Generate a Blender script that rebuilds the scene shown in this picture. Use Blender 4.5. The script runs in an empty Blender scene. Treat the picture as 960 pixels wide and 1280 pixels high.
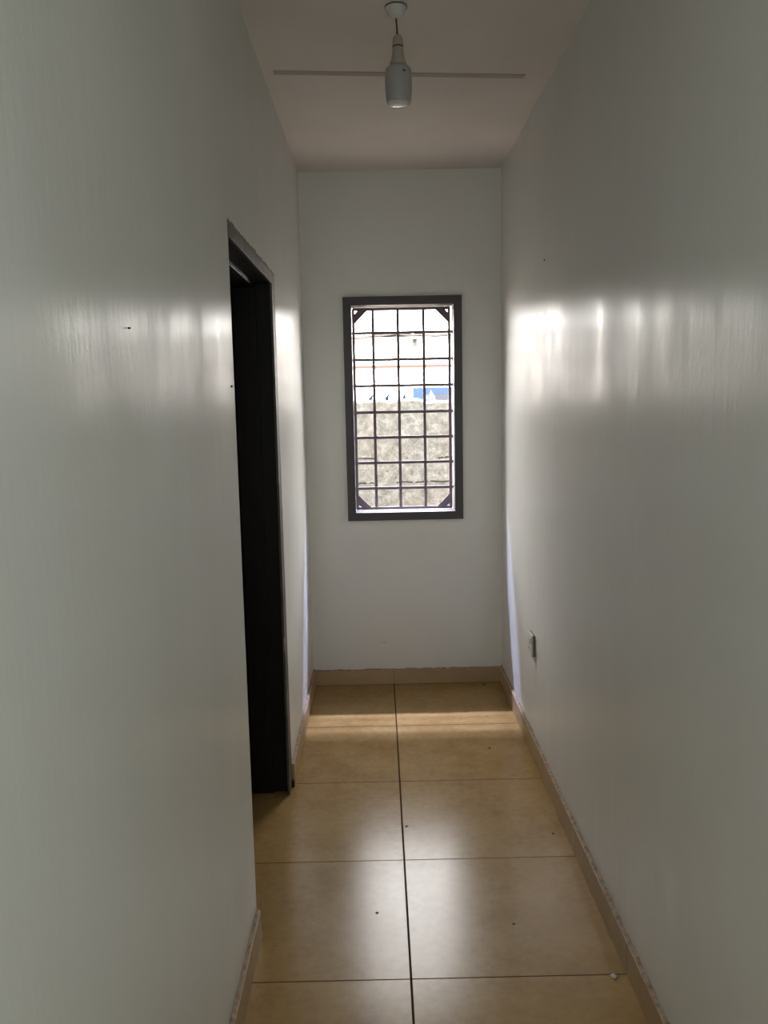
import bpy, bmesh, math, random
from mathutils import Vector, Matrix, Euler
random.seed(4)
C = bpy.context.scene.collection

# ------------------------------------------------------------------ helpers
def link(name, bm, mat, parent=None, smooth=False, mats=None):
    me = bpy.data.meshes.new(name)
    bmesh.ops.recalc_face_normals(bm, faces=bm.faces)
    bm.to_mesh(me); bm.free()
    for m in (mats or [mat]): me.materials.append(m)
    if smooth:
        for p in me.polygons: p.use_smooth = True
    o = bpy.data.objects.new(name, me); C.objects.link(o)
    if parent: o.parent = parent; o.matrix_parent_inverse = Matrix()
    return o

def box(bm, x0, x1, y0, y1, z0, z1, bevel=0.0, mi=0):
    r = bmesh.ops.create_cube(bm, size=1)
    vs = r['verts']
    for v in vs:
        v.co = Vector((x0 + (v.co.x + .5) * (x1 - x0), y0 + (v.co.y + .5) * (y1 - y0), z0 + (v.co.z + .5) * (z1 - z0)))
    fs = set(f for v in vs for f in v.link_faces)
    for f in fs: f.material_index = mi
    if bevel:
        es = list(set(e for v in vs for e in v.link_edges))
        bmesh.ops.bevel(bm, geom=es, offset=bevel, segments=2, affect='EDGES', profile=.5)
    return vs

def boxes(name, mat, *bs, parent=None, bevel=0.0, kind=None):
    bm = bmesh.new()
    for b in bs: box(bm, *b, bevel=bevel)
    o = link(name, bm, mat, parent)
    if kind: o['kind'] = kind
    return o

def prism(bm, pts, h, axis):
    """pts: 2D polygon, extruded along axis between h[0] and h[1]"""
    def P(a, b, c):
        return {'x': (c, a, b), 'y': (a, c, b), 'z': (a, b, c)}[axis]
    v0 = [bm.verts.new(P(a, b, h[0])) for a, b in pts]
    v1 = [bm.verts.new(P(a, b, h[1])) for a, b in pts]
    bm.faces.new(v0); bm.faces.new(v1[::-1])
    n = len(pts)
    for i in range(n): bm.faces.new((v0[i], v1[i], v1[(i + 1) % n], v0[(i + 1) % n]))

def lathe(bm, prof, seg=40):
    rings = []
    for r, z in prof:
        if r < 1e-6: rings.append([bm.verts.new((0, 0, z))])
        else: rings.append([bm.verts.new((r * math.cos(2 * math.pi * k / seg), r * math.sin(2 * math.pi * k / seg), z)) for k in range(seg)])
    for a, b in zip(rings, rings[1:]):
        for k in range(seg):
            k2 = (k + 1) % seg
            q = [a[k % len(a)], a[k2 % len(a)], b[k2 % len(b)], b[k % len(b)]]
            u = []
            for v in q:
                if v not in u: u.append(v)
            if len(u) > 2: bm.faces.new(u)

def tube(bm, pts, r, seg=12):
    pts = [Vector(p) for p in pts]; rings = []
    for i, p in enumerate(pts):
        d = (pts[min(i + 1, len(pts) - 1)] - pts[max(i - 1, 0)]).normalized()
        a = d.orthogonal().normalized() if abs(d.x) > .9 else Vector((1, 0, 0)).cross(d).normalized()
        b = d.cross(a)
        rings.append([bm.verts.new(p + r * (math.cos(t) * a + math.sin(t) * b)) for t in [2 * math.pi * k / seg for k in range(seg)]])
    for A, B in zip(rings, rings[1:]):
        for k in range(seg): bm.faces.new((A[k], A[(k + 1) % seg], B[(k + 1) % seg], B[k]))
    bm.faces.new(rings[0]); bm.faces.new(rings[-1][::-1])

def empty(name, loc=(0, 0, 0)):
    o = bpy.data.objects.new(name, None); o.location = loc; o.empty_display_size = .1
    C.objects.link(o); return o

def tag(o, label=None, cat=None, group=None, kind=None):
    for k, v in (('label', label), ('category', cat), ('group', group), ('kind', kind)):
        if v: o[k] = v
    return o

# ------------------------------------------------------------------ materials
class M:
    def __init__(s, name, col=(.8, .8, .8), rough=.5, spec=.5, metal=0):
        s.m = bpy.data.materials.new(name); s.m.use_nodes = True
        s.t = s.m.node_tree; s.b = s.t.nodes['Principled BSDF']
        s.b.inputs['Base Color'].default_value = (*col, 1)
        s.b.inputs['Roughness'].default_value = rough
        s.b.inputs['Specular IOR Level'].default_value = spec
        s.b.inputs['Metallic'].default_value = metal
    def n(s, typ, **kw):
        nd = s.t.nodes.new(typ)
        for k, v in kw.items():
            if k in nd.inputs: nd.inputs[k].default_value = v
            else: setattr(nd, k, v)
        return nd
    def l(s, a, b): s.t.links.new(a, b)
    def obj(s): 
        if not hasattr(s, '_o'): s._o = s.n('ShaderNodeTexCoord').outputs['Object']
        return s._o
    def noise(s, scale, stretch=(1, 1, 1), detail=4, rough=.55):
        mp = s.n('ShaderNodeMapping'); mp.inputs['Scale'].default_value = stretch; s.l(s.obj(), mp.inputs['Vector'])
        nz = s.n('ShaderNodeTexNoise'); nz.inputs['Scale'].default_value = scale; nz.inputs['Detail'].default_value = detail
        nz.inputs['Roughness'].default_value = rough; s.l(mp.outputs[0], nz.inputs['Vector']); return nz.outputs['Fac']
    def ramp(s, fac, stops):
        r = s.n('ShaderNodeValToRGB'); e = r.color_ramp.elements
        while len(e) < len(stops): e.new(.5)
        for i, (p, c) in enumerate(stops): e[i].position = p; e[i].color = (*c, 1) if len(c) == 3 else c
        s.l(fac, r.inputs[0]); return r.outputs[0]
    def math(s, op, a, b=None):
        nd = s.n('ShaderNodeMath', operation=op)
        for i, v in enumerate((a, b)):
            if v is None: continue
            if isinstance(v, (int, float)): nd.inputs[i].default_value = v
            else: s.l(v, nd.inputs[i])
        return nd.outputs[0]
    def mix(s, fac, a, b, blend='MIX'):
        nd = s.n('ShaderNodeMix', data_type='RGBA', blend_type=blend)
        for i, v in ((0, fac), (6, a), (7, b)):
            if isinstance(v, (int, float)): nd.inputs[i].default_value = v
            elif isinstance(v, tuple): nd.inputs[i].default_value = (*v, 1)
            else: s.l(v, nd.inputs[i])
        return nd.outputs[2]
    def bump(s, *hs):
        prev = None
        for h, strength, dist in hs:
            b = s.n('ShaderNodeBump'); b.inputs['Strength'].default_value = strength; b.inputs['Distance'].default_value = dist
            s.l(h, b.inputs['Height'])
            if prev: s.l(prev, b.inputs['Normal'])
            prev = b.outputs[0]
        s.l(prev, s.b.inputs['Normal'])
    def col(s, c): s.l(c, s.b.inputs['Base Color'])

def paint(name, base, dark, axis, rough=.3, spec=.55, streak=True):
    """gloss paint rolled on plaster; axis = direction across the vertical brush streaks"""
    m = M(name, rough=rough, spec=spec)
    m.col(m.ramp(m.noise(1.6, (1, 1, .7), 5), [(.3, dark), (.65, base)]))
    st = (1, 22, 1.2) if axis == 'y' else (22, 1, 1.2)
    fine = m.noise(9 if axis == 'y' else 9, st, 4, .6)
    st2 = (1, 5, .5) if axis == 'y' else (5, 1, .5)
    wide = m.noise(3, st2, 3, .5)
    pit = m.noise(60, (1, 1, .5), 3, .6)
    m.bump((wide, .11, .012), (fine, .18, .0012), (pit, .6, .0010))
    m.b.inputs['Anisotropic'].default_value = .75
    tg = m.n('ShaderNodeTangent', direction_type='RADIAL', axis='Z'); m.l(tg.outputs[0], m.b.inputs['Tangent'])
    rr = m.noise(7, (1, 1, .4), 4)
    mr = m.n('ShaderNodeMapRange'); m.l(rr, mr.inputs[0]); mr.inputs[1].default_value = .3; mr.inputs[2].default_value = .7
    mr.inputs[3].default_value = rough - .05; mr.inputs[4].default_value = rough + .07
    m.l(mr.outputs[0], m.b.inputs['Roughness'])
    return m.m

WALL = (.69, .695, .665)
wall_side = paint('gloss_white_paint_side', WALL, (.66, .65, .615), 'y', .37, .95)
wall_flat = paint('gloss_white_paint_end', WALL, (.66, .65, .62), 'x', .42, .4)
m = M('ceiling_paint', rough=.75, spec=.25); m.col(m.ramp(m.noise(1.8), [(.3, (.58, .53, .48)), (.7, (.64, .595, .545))]))
m.bump((m.noise(40), .25, .001), (m.noise(2.2), .3, .01)); ceil_m = m.m
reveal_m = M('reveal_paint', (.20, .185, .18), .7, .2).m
ceil_strip = M('ceiling_strip_paint', (.38, .34, .315), .7, .2).m

XC, Y1, T = .0583, 3.917, .6
def tile_mat(name, wall=None):
    m = M(name, rough=.3, spec=.24)
    sp = m.n('ShaderNodeSeparateXYZ'); m.l(m.obj(), sp.inputs[0])
    def cell(o, off, hw):
        a = m.math('DIVIDE', m.math('SUBTRACT', o, off), T)
        fl = m.math('FLOOR', a); fr = m.math('SUBTRACT', a, fl)
        d = m.math('MULTIPLY', m.math('MINIMUM', fr, m.math('SUBTRACT', 1, fr)), T)
        g = m.math('LESS_THAN', d, hw)
        return fl, d, g
    fx, dx, gx = cell(sp.outputs[0], XC, .0032 if wall is None else .0018)
    fy, dy, gy = cell(sp.outputs[1], Y1, .0019)
    cmb = m.n('ShaderNodeCombineXYZ'); m.l(fx, cmb.inputs[0]); m.l(fy, cmb.inputs[1])
    wn = m.n('ShaderNodeTexWhiteNoise', noise_dimensions='3D'); m.l(cmb.outputs[0], wn.inputs[0])
    big = m.noise(4.5, (1, 1, 1), 6, .65); fine = m.noise(38, (1, 1, 1), 4, .6)
    c = m.ramp(big, [(.3, (.27, .157, .052)), (.7, (.39, .255, .103))])
    c = m.mix(.28, c, m.ramp(fine, [(.3, (.18, .10, .034)), (.7, (.37, .24, .094))]))
    hv = m.math('ADD', m.math('MULTIPLY', wn.outputs[0], .16), .9)
    cc = m.n('ShaderNodeCombineXYZ'); [m.l(hv, cc.inputs[i]) for i in range(3)]
    c = m.mix(1.0, c, cc.outputs[0], 'MULTIPLY')
    # smudges and small stains
    st = m.ramp(m.noise(16, (1, 1, 1), 3, .6), [(.58, (0, 0, 0)), (.8, (1, 1, 1))])
    st2 = m.n('ShaderNodeMath', operation='MULTIPLY'); m.l(st, st2.inputs[0]); st2.inputs[1].default_value = .6
    c = m.mix(st2.outputs[0], c, (.2, .13, .07))
    g = m.math('MAXIMUM', gx, gy) if wall is None else (gx if wall == 'x' else gy)
    c = m.mix(g, c, (.06, .038, .02))
    if wall: c = m.mix(.45, c, (.46, .36, .25))
    m.col(c)
    m.l(m.math('MULTIPLY', m.math('SUBTRACT', 1, g), .24), m.b.inputs['Specular IOR Level'])
    r = m.math('ADD', m.math('MULTIPLY', m.noise(4, (1, 1, 1), 3, .5), .10), .185)
    r = m.math('ADD', r, m.math('MULTIPLY', g, .5)); r = m.math('ADD', r, .0 if wall is None else .28); m.l(r, m.b.inputs['Roughness'])
    inv = m.math('SUBTRACT', 1, g)
    m.bump((inv, .6, .002), (m.noise(4), .15, .004))
    return m.m
tile = tile_mat('tan_ceramic_tile')
tile_sy = tile_mat('tan_skirting_tile_side', 'y')
tile_sx = tile_mat('tan_skirting_tile_end', 'x')
m = M('skirting_mortar', rough=.9, spec=.1); m.col(m.ramp(m.noise(45), [(.35, (.2, .135, .1)), (.65, (.38, .29, .23))])); mortar = m.m

m = M('dark_wood', rough=.5, spec=.2)
m.col(m.ramp(m.noise(7, (6, 6, .6), 4), [(.3, (.006, .004, .004)), (.7, (.014, .009, .008))])); m.bump((m.noise(9, (8, 8, .5)), .2, .002)); wood = m.m
m = M('worn_wood_face', rough=.6, spec=.3)
m.col(m.ramp(m.noise(9, (2, 2, 1), 5, .65), [(.35, (.06, .05, .043)), (.6, (.115, .098, .085)), (.74, (.36, .33, .30))])); m.bump((m.noise(25), .3, .002)); wood_face = m.m
m = M('dark_brown_enamel', (.044, .036, .040), .42, .5); m.bump((m.noise(30), .15, .001)); frame_m = m.m
m = M('grille_enamel', (.15, .118, .132), .5, .4); m.bump((m.noise(60), .2, .001)); grille_m = m.m
hinge_m = M('hinge_steel', (.3, .29, .27), .4, .5, .9).m
m = M('socket_plastic', rough=.35, spec=.5); m.col(m.ramp(m.noise(12), [(.3, (.5, .49, .45)), (.7, (.58, .57, .53))])); plastic = m.m
m = M('socket_edge_shade', rough=.6, spec=.3); m.col(m.ramp(m.noise(70), [(.35, (.10, .085, .07)), (.65, (.2, .17, .14))])); plastic_shade = m.m  # shade on the box's near side, put into a dark plastic colour
m = M('rose_plastic', (.52, .51, .48), .4, .5); m.bump((m.noise(20), .05, .001)); rose_m = m.m
m = M('holder_plastic', (.36, .31, .265), .45, .5); m.bump((m.noise(30), .05, .001)); holder_m = m.m
m = M('groove_shadow', (.08, .055, .045), .6, .3); groove_shadow_m = m.m  # holder groove and slots; also the rose's painted shadow ring
m = M('cord_braid', (.05, .03, .022), .7, .3); cord_m = m.m
m = M('bulb_frosted', (.33, .325, .31), .35, .5); m.b.inputs['Subsurface Weight'].default_value = .1; bulb_m = m.m
m = M('bulb_cap', (.55, .55, .53), .06, .9); m.b.inputs['Coat Weight'].default_value = .8; m.b.inputs['Coat Roughness'].default_value = .03; cap_m = m.m
m = M('nail_rust', (.05, .04, .035), .6, .3); nail_m = m.m
m = M('crumb_dirt', (.05, .025, .018), .8, .2); crumb_m = m.m
m = M('plaster_chip', (.5, .47, .42), .8, .2); chip_m = m.m

# weathered block boundary wall
m = M('weathered_block', rough=.95, spec=.1)
sp = m.n('ShaderNodeSeparateXYZ'); m.l(m.obj(), sp.inputs[0])
base = m.ramp(m.noise(13, (1, 1, 1), 9, .78), [(.3, (.030, .029, .024)), (.48, (.082, .079, .068)), (.62, (.13, .126, .115)), (.75, (.19, .185, .165))])
warm = m.ramp(m.noise(2.3, (1, 1, 1), 3), [(.4, (.95, 1, .97)), (.65, (1.0, .93, .86))])
c = m.mix(.7, base, warm, 'MULTIPLY')
wob = m.math('MULTIPLY', m.math('SUBTRACT', m.noise(6, (1, 1, 1), 3), .5), .03)
def joint(z):
    d = m.math('ABSOLUTE', m.math('SUBTRACT', m.math('ADD', sp.outputs[2], wob), z))
    return m.math('LESS_THAN', d, .006)
brk = m.math('GREATER_THAN', m.noise(5, (1, 1, 1), 4), .5)
j = m.math('MULTIPLY', m.math('MAXIMUM', m.math('MAXIMUM', joint(1.29), joint(1.05)), joint(1.47)), brk)
c = m.mix(j, c, (.02, .017, .015))
pits = m.math('GREATER_THAN', m.noise(34, (1, 1, 1), 3, .6), .69)
c = m.mix(m.math('MULTIPLY', pits, .7), c, (.03, .025, .02))
m.col(c); m.bump((m.noise(22, (1, 1, 1), 6, .7), .8, .02), (m.noise(4), .5, .04)); block_m = m.m
m = M('shard_glass', (.06, .065, .07), .1, .5); shard_m = m.m
m = M('shard_glass_blue', (.012, .016, .024), 1, 0); shard_b = m.m
m = M('house_render', rough=.9, spec=.1); m.col(m.ramp(m.noise(1.5), [(.3, (.80, .77, .73)), (.7, (.86, .84, .81))])); house_m = m.m
m = M('house_roof', rough=.8, spec=.2); m.col(m.ramp(m.noise(6, (1, 1, 1), 4), [(.35, (.014, .012, .011)), (.7, (.03, .027, .024))])); roof_m = m.m
fascia_m = M('house_band_orange', (.030, .015, .009), .8, .2).m
patch_m = M('house_patch', (.03, .03, .028), .9, .1).m
blue_m = M('blue_sheet', (.003, .0125, .032), .6, .2).m
greyblue_m = M('grey_sheet', (.0115, .012, .0145), .7, .2).m
m = M('bare_ground', rough=.95, spec=.1); m.col(m.ramp(m.noise(3, (1, 1, 1), 5), [(.3, (.25, .19, .13)), (.7, (.38, .31, .23))])); ground_m = m.m
m = M('outside_render', rough=.9, spec=.1); m.col(m.ramp(m.noise(3), [(.3, (.6, .58, .54)), (.7, (.68, .66, .62))])); out_m = m.m
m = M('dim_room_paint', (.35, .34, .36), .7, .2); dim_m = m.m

# ------------------------------------------------------------------ room shell
XL, XR = -.385, .656          # wall faces
YE, YO = 4.533, 4.70          # end wall inner / outer face
ZC, YB = 2.716, -1.7
DN, DF, DT = 2.315, 3.295, 2.030   # doorway: near edge, far edge, top
WL, WR, WB, WT = -.132, .407, .952, 2.046

boxes('floor', tile, (-3.3, XR + .15, YB - .1, YO, -.12, 0), kind='structure')
boxes('ceiling', ceil_m, (-3.3, XR + .15, YB - .1, YO, ZC, ZC + .12), kind='structure')
# joint cover strip on the ceiling
bm = bmesh.new(); prism(bm, [(-.345, 3.180), (.560, 3.262), (.558, 3.293), (-.346, 3.211)], (ZC - .004, ZC + .001), 'z')
tag(link('trim_1', bm, ceil_strip), kind='structure')

bm = bmesh.new()
ys, zs = (YB, DN, DF, YO), (0, DT, ZC)
G = {(i, j, k): bm.verts.new((x, ys[j], zs[k])) for i, x in enumerate((XL - .15, XL)) for j in range(4) for k in range(3)}
solid = {(j, k) for j in range(3) for k in range(2)} - {(1, 0)}
for (j, k) in solid:
    for i in (0, 1): bm.faces.new((G[i, j, k], G[i, j + 1, k], G[i, j + 1, k + 1], G[i, j, k + 1]))
    for (dj, dk, a, b) in ((-1, 0, (j, k), (j, k + 1)), (1, 0, (j + 1, k), (j + 1, k + 1)), (0, -1, (j, k), (j + 1, k)), (0, 1, (j, k + 1), (j + 1, k + 1))):
        if (j + dj, k + dk) not in solid: bm.faces.new((G[0, a[0], a[1]], G[1, a[0], a[1]], G[1, b[0], b[1]], G[0, b[0], b[1]]))
o = link('wall_left', bm, wall_side); o['kind'] = 'structure'
boxes('wall_right', wall_side, (XR, XR + .15, YB, YO, 0, ZC), kind='structure')
boxes('wall_back', wall_flat, (XL - .15, XR + .15, YB - .1, YB, 0, ZC), kind='structure')
# end wall with the window opening
bm = bmesh.new()
out = [(XL - .0, 0), (XR, 0), (XR, ZC), (XL, ZC)]; inn = [(WL, WB), (WR, WB), (WR, WT), (WL, WT)]
for y in (YE, YO):
    a = [bm.verts.new((p[0], y, p[1])) for p in out]; b = [bm.verts.new((p[0], y, p[1])) for p in inn]
    for i in range(4): bm.faces.new((a[i], a[(i + 1) % 4], b[(i + 1) % 4], b[i]))
    if y == YE: a0, b0 = a, b
for i in range(4):
    bm.faces.new((a0[i], a[i], a[(i + 1) % 4], a0[(i + 1) % 4])); bm.faces.new((b0[i], b[i], b[(i + 1) % 4], b0[(i + 1) % 4]))
bm.faces.ensure_lookup_table()
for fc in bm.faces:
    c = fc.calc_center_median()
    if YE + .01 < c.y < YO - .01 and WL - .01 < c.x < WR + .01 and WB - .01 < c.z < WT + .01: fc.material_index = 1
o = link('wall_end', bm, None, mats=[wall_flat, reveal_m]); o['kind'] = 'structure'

# skirting tiles, each run with its ragged mortar line on top
def skirting(name, mat, b, side):
    o = boxes(name, mat, b, bevel=.0015, kind='structure')
    x0, x1, y0, y1, z0, z1 = b
    bm = bmesh.new(); L = (y1 - y0) if side != 'e' else (x1 - x0); n = int(L / .02)
    pts = []
    for i in range(n + 1):
        t = i / n; hgt = random.uniform(.002, .008); w = random.uniform(.6, 1.0)
        if side == 'l': q = (x0, x0 + (x1 - x0) * w); P = [(q[0], y0 + t * L, z1), (q[1], y0 + t * L, z1), (q[0] + .001, y0 + t * L, z1 + hgt)]
        elif side == 'r': q = (x1, x1 - (x1 - x0) * w); P = [(q[0], y0 + t * L, z1), (q[1], y0 + t * L, z1), (q[0] - .001, y0 + t * L, z1 + hgt)]
        else: q = (y1, y1 - (y1 - y0) * w); P = [(x0 + t * L, q[0], z1), (x0 + t * L, q[1], z1), (x0 + t * L, q[0] - .001, z1 + hgt)]
        pts.append([bm.verts.new(p) for p in P])
    for A, B in zip(pts, pts[1:]):
        for k in range(3): bm.faces.new((A[k], A[(k + 1) % 3], B[(k + 1) % 3], B[k]))
    bm.faces.new(pts[0]); bm.faces.new(pts[-1])
    link('mortar_line', bm, mortar, o)
    return o
SH, ST = .088, .013
skirting('baseboard_right', tile_sy, (XR - ST, XR, YB, YE, 0, SH), 'r')
skirting('baseboard_left_near', tile_sy, (XL, XL + ST, YB, DN - .004, 0, SH), 'l')
skirting('baseboard_left_far', tile_sy, (XL, XL + ST, DF + .012, YE, 0, SH), 'l')
skirting('baseboard_end', tile_sx, (XL + ST, XR - ST, YE - ST, YE, 0, SH - .008), 'e')

# ------------------------------------------------------------------ window frame and grille
FW = .044
def ringbox(bm, x0, x1, z0, z1, w, y0, y1, bevel):
    box(bm, x0, x1, y0, y1, z1 - w, z1, bevel); box(bm, x0, x1, y0, y1, z0, z0 + w, bevel)
    box(bm, x0, x0 + w, y0, y1, z0 + w, z1 - w, bevel); box(bm, x1 - w, x1, y0, y1, z0 + w, z1 - w, bevel)
win = empty('window_1', ((WL + WR) / 2, YE, WB)); win['kind'] = 'structure'
bm = bmesh.new(); ringbox(bm, WL - FW + .004, WR + FW - .004, WB - FW + .004, WT + FW - .004, FW, YE - .016, YE + .012, .002)
o = link('window_frame', bm, frame_m, win); o.matrix_parent_inverse = Matrix.Translation(-Vector(win.location))

gr = empty('burglar_grille', ((WL + WR) / 2, 4.66, WB))
tag(gr, 'dark brown welded steel burglar grille with square cells and corner brackets in the window', 'grille')
inv = Matrix.Translation(-Vector(gr.location))
GX = [-.1228, -.018, .116, .254, .392]
GZ = [2.034, 1.910, 1.768, 1.629, 1.487, 1.350, 1.213, 1.073, .962]
def gpart(name, *bs):
    o = boxes(name, grille_m, *bs, parent=gr); o.matrix_parent_inverse = inv; return o
for x in GX: gpart('vertical_bar', (x - .0076, x + .0076, 4.656, 4.665, GZ[-1] - .004, GZ[0] + .004))
for i, z in enumerate(GZ):
    hh = .0076
    gpart('horizontal_bar', (WL + .0005 if 0 < i < 8 else GX[0] - .005, WR - .0005 if 0 < i < 8 else GX[-1] + .005, 4.647, 4.656, z - hh, z + hh))
for sx, sz in ((0, 0), (0, 1), (1, 0), (1, 1)):
    cx = GX[0] if sx == 0 else GX[-1]; cz = GZ[-1] if sz == 0 else GZ[0]
    dx = 1 if sx == 0 else -1; dz = 1 if sz == 0 else -1
    a, w = .031, .052
    bm = bmesh.new()
    prism(bm, [(cx + dx * a, cz), (cx + dx * (a + w), cz), (cx, cz + dz * (a + w)), (cx, cz + dz * a)], (4.640, 4.646), 'y')
    o = link('corner_bracket', bm, grille_m, gr); o.matrix_parent_inverse = inv

# ------------------------------------------------------------------ door frame and open door in the left wall
door = empty('door_1', (XL, DF, 0)); door['kind'] = 'structure'
dinv = Matrix.Translation(-Vector(door.location))
def dpart(name, mat, bs, parent=None, bevel=.0015, smooth=False):
    o = boxes(name, mat, *bs, parent=parent or door, bevel=bevel)
    o.matrix_parent_inverse = dinv if parent is None else Matrix(); return o
e = .0015
HZ = 1.992                    # underside of the head
dpart('door_jamb', wood, [(XL - .148, XL - .004, 3.250, DF + .004, 0, DT - .002)])
dpart('door_jamb', wood, [(XL - .148, XL - .008, DN - .006, DN + .022, 0, DT - .002)])
dpart('door_head', wood, [(XL - .148, XL - .004, DN + .022, 3.250, HZ, DT - .002)])
dpart('door_stop', wood, [(XL - .148, XL - .062, 3.238, 3.250, 0, HZ), (XL - .148, XL - .062, DN + .022, 3.238, HZ - .014, HZ)])
dpart('frame_face', wood_face, [(XL - .006, XL + .003, 3.222, DF + .012, 0, DT + .002), (XL - .006, XL + .003, DN - .004, 3.222, HZ - .001, DT + .002)], bevel=.001)
# plaster line around the frame
m_edge = M('plaster_edge', (.25, .235, .21), .8, .2).m
bm = bmesh.new(); n = 46; prev = None
for i in range(n + 1):
    y = DN - .004 + (DF + .02 - DN) * i / n; h = random.uniform(.006, .014)
    r = [bm.verts.new(p) for p in ((XL, y, DT), (XL + .004, y, DT), (XL + .001, y, DT + h))]
    if prev:
        for k in range(3): bm.faces.new((prev[k], prev[(k + 1) % 3], r[(k + 1) % 3], r[k]))
    prev = r
o = link('plaster_line', bm, m_edge, door); o.matrix_parent_inverse = dinv
# small block under the frame foot
dpart('frame_foot', wood, [(XL - .01, XL + .014, DF - .012, DF + .008, 0, .028)], bevel=.003)
# door leaf, opened into the side room
lf = dpart('door_leaf', wood, [(-1.42, XL - .152, 3.225, 3.262, .008, HZ - .006)], bevel=.002)
def lpart(name, mat, bm):
    o = link(name, bm, mat, lf); return o
for (a, b) in ((.15, .85), (1.0, 1.85)):
    bm = bmesh.new(); ringbox(bm, -1.30, -.66, a, b, .03, 3.217, 3.225, .002); box(bm, -1.24, -.72, 3.219, 3.225, a + .06, b - .06, .002)
    o = link('door_panel', bm, wood, lf); o.matrix_parent_inverse = Matrix()
bm = bmesh.new(); box(bm, -1.385, -1.345, 3.215, 3.225, .93, 1.09, .002); tube(bm, [(-1.365, 3.225, 1.04), (-1.365, 3.175, 1.04), (-1.36, 3.168, 1.04), (-1.25, 3.168, 1.04)], .008)
o = link('door_handle', bm, hinge_m, lf)
for z in (.25, 1.05, 1.75):
    bm = bmesh.new(); tube(bm, [(XL - .156, 3.220, z - .05), (XL - .156, 3.220, z + .05)], .006)
    link('hinge', bm, hinge_m, lf)

# the dim side room beyond the door
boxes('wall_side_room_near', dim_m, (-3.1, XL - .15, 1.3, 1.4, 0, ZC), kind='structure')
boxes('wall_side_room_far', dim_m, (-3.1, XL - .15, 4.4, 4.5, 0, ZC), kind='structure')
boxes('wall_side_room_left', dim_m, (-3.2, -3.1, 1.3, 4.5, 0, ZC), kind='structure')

# ------------------------------------------------------------------ pendant lamp
lamp = empty('pendant_lamp', (.078, 2.705, ZC))
tag(lamp, 'white pendant lamp holder with frosted bulb hanging from the ceiling', 'lamp')
bm = bmesh.new(); lathe(bm, [(0, 0), (.0325, 0), (.0325, -.004), (.030, -.007), (.0275, -.012), (.0235, -.022), (.0195, -.028), (.012, -.032), (.006, -.034), (0, -.034)])
rose = link('ceiling_rose', bm, rose_m, lamp, True)
bm = bmesh.new(); lathe(bm, [(.0325, .0), (.0340, -.001), (.0340, -.0035), (.0325, -.004)]); link('rose_shadow_ring', bm, groove_shadow_m, rose, True)  # dark ring painted as the shadow where the rose meets the ceiling
bm = bmesh.new(); tube(bm, [(0, 0, -.030), (.0005, 0, -.045), (.002, 0, -.060), (.0025, 0, -.075), (.004, 0, -.088)], .0024); link('cord', bm, cord_m, lamp, True)
HX = .004
bm = bmesh.new(); lathe(bm, [(0, -.080), (.006, -.080), (.0100, -.083), (.0140, -.088), (.0155, -.094), (.0158, -.110), (.0158, -.112), (.0158, -.117), (.0164, -.124), (.0180, -.137), (.0205, -.150), (.0220, -.1535), (.0240, -.156), (.0246, -.162), (.0235, -.166), (.0185, -.167), (.0180, -.172), (0, -.172)])
hold = link('lamp_holder', bm, holder_m, lamp, True); hold.location = (HX, 0, 0)
bm = bmesh.new(); lathe(bm, [(.0157, -.1110), (.0163, -.1115), (.0163, -.1150), (.0157, -.1155)]); link('holder_groove', bm, groove_shadow_m, hold, True)
bm = bmesh.new(); lathe(bm, [(0, -.166), (.020, -.168), (.0285, -.170), (.0355, -.1735), (.0388, -.179), (.0402, -.188), (.0404, -.215), (.0402, -.240), (.0390, -.256), (.0375, -.268), (.0350, -.2735), (0, -.2735)])
bulb = link('bulb', bm, bulb_m, lamp, True); bulb.location = (HX, 0, 0)
bm = bmesh.new(); lathe(bm, [(.0345, -.2735), (.033, -.2765), (.026, -.2800), (.015, -.2820), (0, -.2828)]); link('bulb_cap', bm, cap_m, bulb, True)
bm = bmesh.new(); box(bm, .012, .020, -.0385, -.0365, -.195, -.190); 
link('bulb_mark', bm, groove_shadow_m, bulb)

# ------------------------------------------------------------------ wall socket
so = empty('wall_socket', (XR, 3.59, .49))
tag(so, 'small off white wall socket with shade painted on its near edge low on the right wall', 'socket')
def spart(name, mat, bs, parent=None, bevel=.0015):
    return boxes(name, mat, *bs, parent=parent or so, bevel=bevel)
spart('back_box', plastic_shade, [(-.011, 0, -.045, .045, -.047, .047)])
fp = spart('face_plate', plastic, [(-.016, -.009, -.046, .040, -.048, .048)])
spart('rocker_switch', plastic, [(-.0195, -.015, -.028, -.010, .008, .034)], fp)
for y, z, hy, hz in ((.005, .005, .0035, .006), (-.012, -.020, .006, .003), (.020, -.020, .006, .003)):
    spart('pin_slot', groove_shadow_m, [(-.0165, -.0155, y - hy, y + hy, z - hz, z + hz)], fp, 0)

# ------------------------------------------------------------------ small marks: nails in the walls, crumbs on the floor
def nail(label, loc, axis, k=1):
    bm = bmesh.new(); lathe(bm, [(0, .004), (.0022, .0035), (.003, .002), (.003, .0), (.0012, 0), (.0012, -.006), (0, -.006)], 14)
    o = link('nail', bm, nail_m, None, True); o.location = loc
    o.rotation_euler = {'r': (0, -math.pi / 2, 0), 'l': (0, math.pi / 2, 0), 'e': (math.pi / 2, 0, 0)}[axis]
    o.scale = (k, k, 1); tag(o, label, 'nail')
nail('dark nail head in the right wall above the window top level', (XR - .0005, 3.378, 2.079), 'r')
nail('dark nail head in the left wall close beside the doorway edge', (XL + .0005, 2.262, 1.601), 'l')
nail('dark nail head in the left wall in the middle of the glossy highlight', (XL + .0005, 1.348, 1.678), 'l', .5)
nail('dark nail head in the end wall below the window above the skirting', (.007, YE - .0005, .234), 'e')

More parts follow.
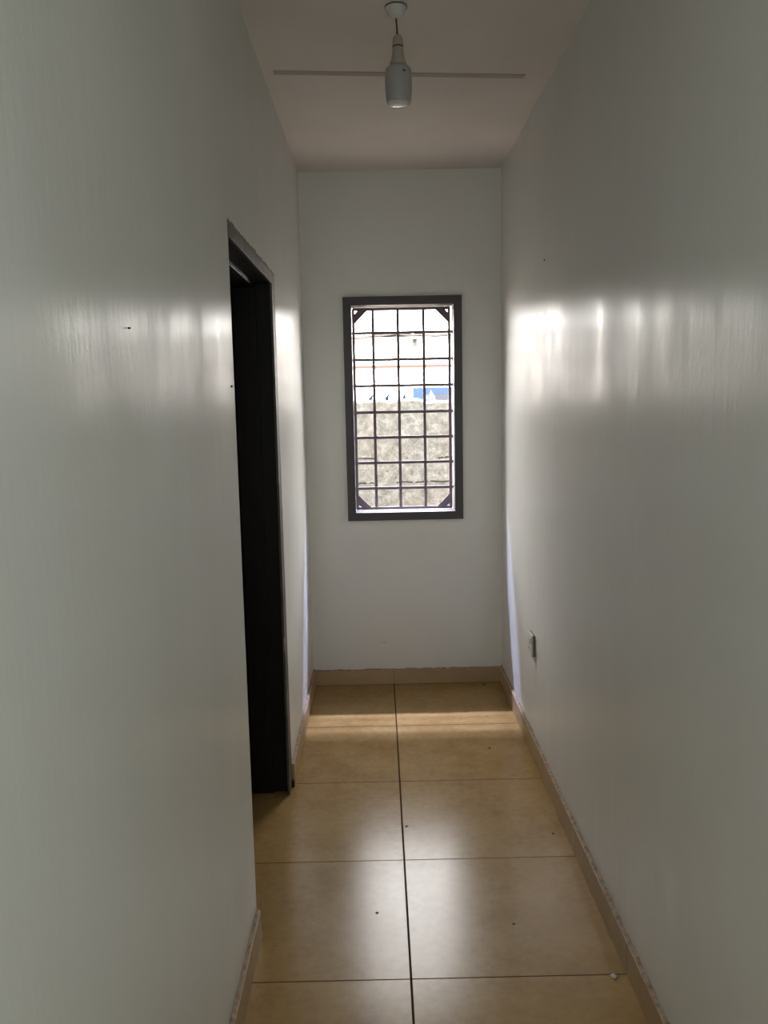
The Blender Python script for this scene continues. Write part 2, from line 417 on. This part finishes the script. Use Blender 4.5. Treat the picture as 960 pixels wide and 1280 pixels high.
def crumb(label, loc, s, mat, seed):
    rnd = random.Random(seed); bm = bmesh.new()
    bmesh.ops.create_icosphere(bm, subdivisions=2, radius=1)
    for v in bm.verts: v.co = Vector((v.co.x * s * rnd.uniform(.7, 1.3), v.co.y * s * rnd.uniform(.7, 1.3), max(-.3, v.co.z) * s * .5 * rnd.uniform(.7, 1.2)))
    mn = min(v.co.z for v in bm.verts)
    o = link('crumb', bm, mat, None); o.location = (loc[0], loc[1], -mn); tag(o, label, 'crumb')
crumb('dark crumb on the floor tile nearest the end wall', (.548, 4.475), .008, crumb_m, 1)
crumb('dark crumb on the tile before the right skirting joint', (.598, 2.87), .005, crumb_m, 2)
crumb('tiny dark crumb in the middle of the front right tile', (.373, 2.349), .0045, crumb_m, 3)
crumb('small brown crumb on the second row tile near the right skirting', (.469, 3.632), .0055, crumb_m, 4)
crumb('pale plaster crumb against the grout line at the right front tile', (.605, 2.108), .009, chip_m, 5)
crumb('dark crumb lying beside the central grout line', (.074, 2.946), .005, crumb_m, 6)
crumb('small dark crumb left of the central grout line on the big front tile', (-.035, 2.42), .0045, crumb_m, 7)

# ------------------------------------------------------------------ outside
GZ0 = -.35
o = boxes('ground', ground_m, (-30, 30, YO, 40, GZ0 - .1, GZ0)); o['kind'] = 'structure'
# own house: outer face beside the window, unseen hood and top slab added to block light
boxes('wall_outside', out_m, (XR, 5, YO - .05, YO, GZ0, ZC + .1), (-5, XL, YO - .05, YO, GZ0, ZC + .1), (XL, XR, YO - .02, YO, GZ0, -.001), kind='structure')
boxes('hood_light_block', out_m, (-2.4, 2.8, YO, 4.90, 2.15, 2.23), kind='structure')  # hood out of view, shaped to cut the near edge of the light band
o = boxes('roof_sun_block', out_m, (-6, 6, -2.2, 4.95, ZC + .15, ZC + .3)); o['kind'] = 'structure'  # unseen slab added to keep the sun off the boundary wall

bwall = empty('boundary_wall', (0, 6.3, GZ0)); tag(bwall, 'weathered grey block boundary wall topped with glass shards outside the window', 'wall')
bm = bmesh.new(); N = 160; x0, x1 = -5, 6; prev = None; rnd = random.Random(9)
zz = 1.548 - GZ0
for i in range(N + 1):
    x = x0 + (x1 - x0) * i / N; t = zz + rnd.uniform(-.014, .014) + .008 * math.sin(x * 9)
    r = [bm.verts.new(p) for p in ((x, 0, 0), (x, 0, t - .02), (x, .03, t), (x, .13, t + rnd.uniform(-.01, .01)), (x, .16, t - .03), (x, .16, 0))]
    if prev:
        for k in range(6): bm.faces.new((prev[k], prev[(k + 1) % 6], r[(k + 1) % 6], r[k]))
    else: bm.faces.new(r)
    prev = r
bm.faces.new(prev[::-1])
bmat = link('block_masonry', bm, block_m, bwall)
block_off = Matrix.Identity(4)
for x, hgt, w, lean, mt in ((-.055, .055, .034, .6, shard_b), (.068, .075, .030, .5, shard_b), (.196, .068, .028, .15, shard_b), (.40, .07, .06, -.1, shard_m), (.36, .04, .03, .3, shard_m),
                           (-.35, .05, .03, -.3, shard_m), (-.6, .05, .03, .2, shard_b), (.62, .05, .03, .3, shard_m), (.8, .06, .03, -.3, shard_b)):
    bm = bmesh.new(); prism(bm, [(-w / 2, -.03), (w / 2, -.03), (w * .45, hgt * .3), (lean * hgt + .002, hgt), (-w * .4, hgt * .25)], (.05, .056), 'y')
    o = link('glass_shard', bm, mt, bwall); o.location = (x, 0, zz)

H = 12.0
house = empty('neighbouring_house', (0, H, GZ0)); tag(house, 'pale rendered neighbouring house with orange band beyond the boundary wall', 'house')
def hpart(name, mat, *bs, bevel=0): return boxes(name, mat, *bs, parent=house, bevel=bevel)
hpart('house_wall', house_m, (-6, 7, 0, .4, 0, 2.40 - GZ0))
hpart('painted_band', fascia_m, (-6, 7, -.03, 0, 1.978 - GZ0, 2.016 - GZ0))
hpart('wall_patch', patch_m, (.50, .56, -.012, 0, 2.27 - GZ0, 2.37 - GZ0))
bm = bmesh.new(); N = 120; prev = None
for i in range(N + 1):
    x = -6 + 13 * i / N; w = .018 * math.sin(x * 5.5) + rnd.uniform(-.012, .012) + .012 * x
    r = [bm.verts.new(p) for p in ((x, -.12, 2.40 - GZ0 + w), (x, -.12, 2.425 - GZ0 + w), (x, .6, 2.47 - GZ0 + w), (x, 2.6, 2.52 - GZ0 + w), (x, 2.6, 2.40 - GZ0 + w))]
    if prev:
        for k in range(5): bm.faces.new((prev[k], prev[(k + 1) % 5], r[(k + 1) % 5], r[k]))
    else: bm.faces.new(r)
    prev = r
bm.faces.new(prev[::-1]); link('house_roof', bm, roof_m, house)

bs = empty('blue_sheet', (.8, 11.2, 0)); tag(bs, 'bright blue sheet with grey lower part leaning beyond the boundary wall', 'sheet')
bs.location = (.8, 11.2, GZ0)
bm = bmesh.new(); box(bm, -.34, .45, 0, .02, 1.45 - GZ0 - .95 + .0, 1.69 - GZ0); link('panel', bm, blue_m, bs)
bm = bmesh.new(); box(bm, -.34 + .16, .45, -.012, -.001, .5, 1.60 - GZ0); link('lower_panel', bm, greyblue_m, bs)
for px in (-.3, .4):
    bm = bmesh.new(); box(bm, px, px + .05, .02, .07, 0, 1.67 - GZ0); link('post', bm, roof_m, bs)

# ------------------------------------------------------------------ light
def area(name, loc, rot, sx, sy, power, col, portal=False, spread=None):
    L = bpy.data.lights.new(name, 'AREA'); L.shape = 'RECTANGLE'; L.size = sx; L.size_y = sy; L.energy = power; L.color = col
    if spread: L.spread = spread
    o = bpy.data.objects.new(name, L); C.objects.link(o); o.location = loc; o.rotation_euler = rot
    if portal: L.cycles.is_portal = True
    return o
def aim(o, tgt):
    o.rotation_euler = (Vector(tgt) - o.location).to_track_quat('-Z', 'Y').to_euler()
area('window_portal', ((WL + WR) / 2, YO + .01, (WB + WT) / 2), (-math.pi / 2, 0, 0), WR - WL, WT - WB, 1, (1, 1, 1), portal=True)
# bright strip of sky between our eave and the neighbour's
o = area('sky_gap_light', (.15, 7.06, 6.37), (0, 0, 0), 9.0, .2, 5600, (.60, .655, 1.0)); aim(o, (.15, 4.66, .97))
# added soft fill behind the camera, lifts the near walls
o = area('rear_fill', (.13, -.45, 1.5), (math.pi / 2, 0, 0), .9, 2.0, 10.5, (.89, .98, .955))
sun = bpy.data.lights.new('sun', 'SUN'); sun.energy = 34; sun.angle = .01; sun.color = (1, .96, .9)
so_ = bpy.data.objects.new('sun', sun); C.objects.link(so_); so_.rotation_euler = Vector((.45, .77, -.62)).to_track_quat('-Z', 'Y').to_euler()

w = bpy.data.worlds.new('sky'); bpy.context.scene.world = w; w.use_nodes = True
nt = w.node_tree; bg = nt.nodes['Background']
tc = nt.nodes.new('ShaderNodeTexCoord'); sx = nt.nodes.new('ShaderNodeSeparateXYZ'); rp = nt.nodes.new('ShaderNodeValToRGB')
nt.links.new(tc.outputs['Generated'], sx.inputs[0]); nt.links.new(sx.outputs[2], rp.inputs[0]); nt.links.new(rp.outputs[0], bg.inputs[0])
rp.color_ramp.elements[0].position = 0; rp.color_ramp.elements[0].color = (1, .955, .90, 1)
rp.color_ramp.elements[1].position = .8; rp.color_ramp.elements[1].color = (.92, .93, .95, 1)
bg.inputs[1].default_value = 21.5

# ------------------------------------------------------------------ camera
f, h, pitch, yaw, roll = 1062.9, 1.5623, .133, -.0047, .02
cam = bpy.data.cameras.new('camera'); co = bpy.data.objects.new('camera', cam); C.objects.link(co)
cam.sensor_fit = 'VERTICAL'; cam.sensor_height = 36; cam.lens = f / 1280 * 36; cam.clip_start = .02; cam.clip_end = 200
fw = Vector((-math.sin(yaw) * math.cos(pitch), math.cos(yaw) * math.cos(pitch), -math.sin(pitch)))
right = Vector((math.cos(yaw), math.sin(yaw), 0)); up = right.cross(fw)
c_, s_ = math.cos(roll), math.sin(roll)
r2 = right * c_ - up * s_; u2 = up * c_ + right * s_       # image content turned counter-clockwise
mt = Matrix((( r2.x, u2.x, -fw.x, 0), (r2.y, u2.y, -fw.y, 0), (r2.z, u2.z, -fw.z, h), (0, 0, 0, 1)))
co.matrix_world = mt
bpy.context.scene.camera = co

sc = bpy.context.scene
sc.view_settings.view_transform = 'Standard'; sc.view_settings.look = 'None'; sc.view_settings.exposure = .28
sc.cycles.max_bounces = 10; sc.cycles.diffuse_bounces = 7; sc.cycles.glossy_bounces = 5
sc.cycles.sample_clamp_indirect = 6; sc.cycles.use_denoising = True
sc.cycles.caustics_reflective = False; sc.cycles.caustics_refractive = False
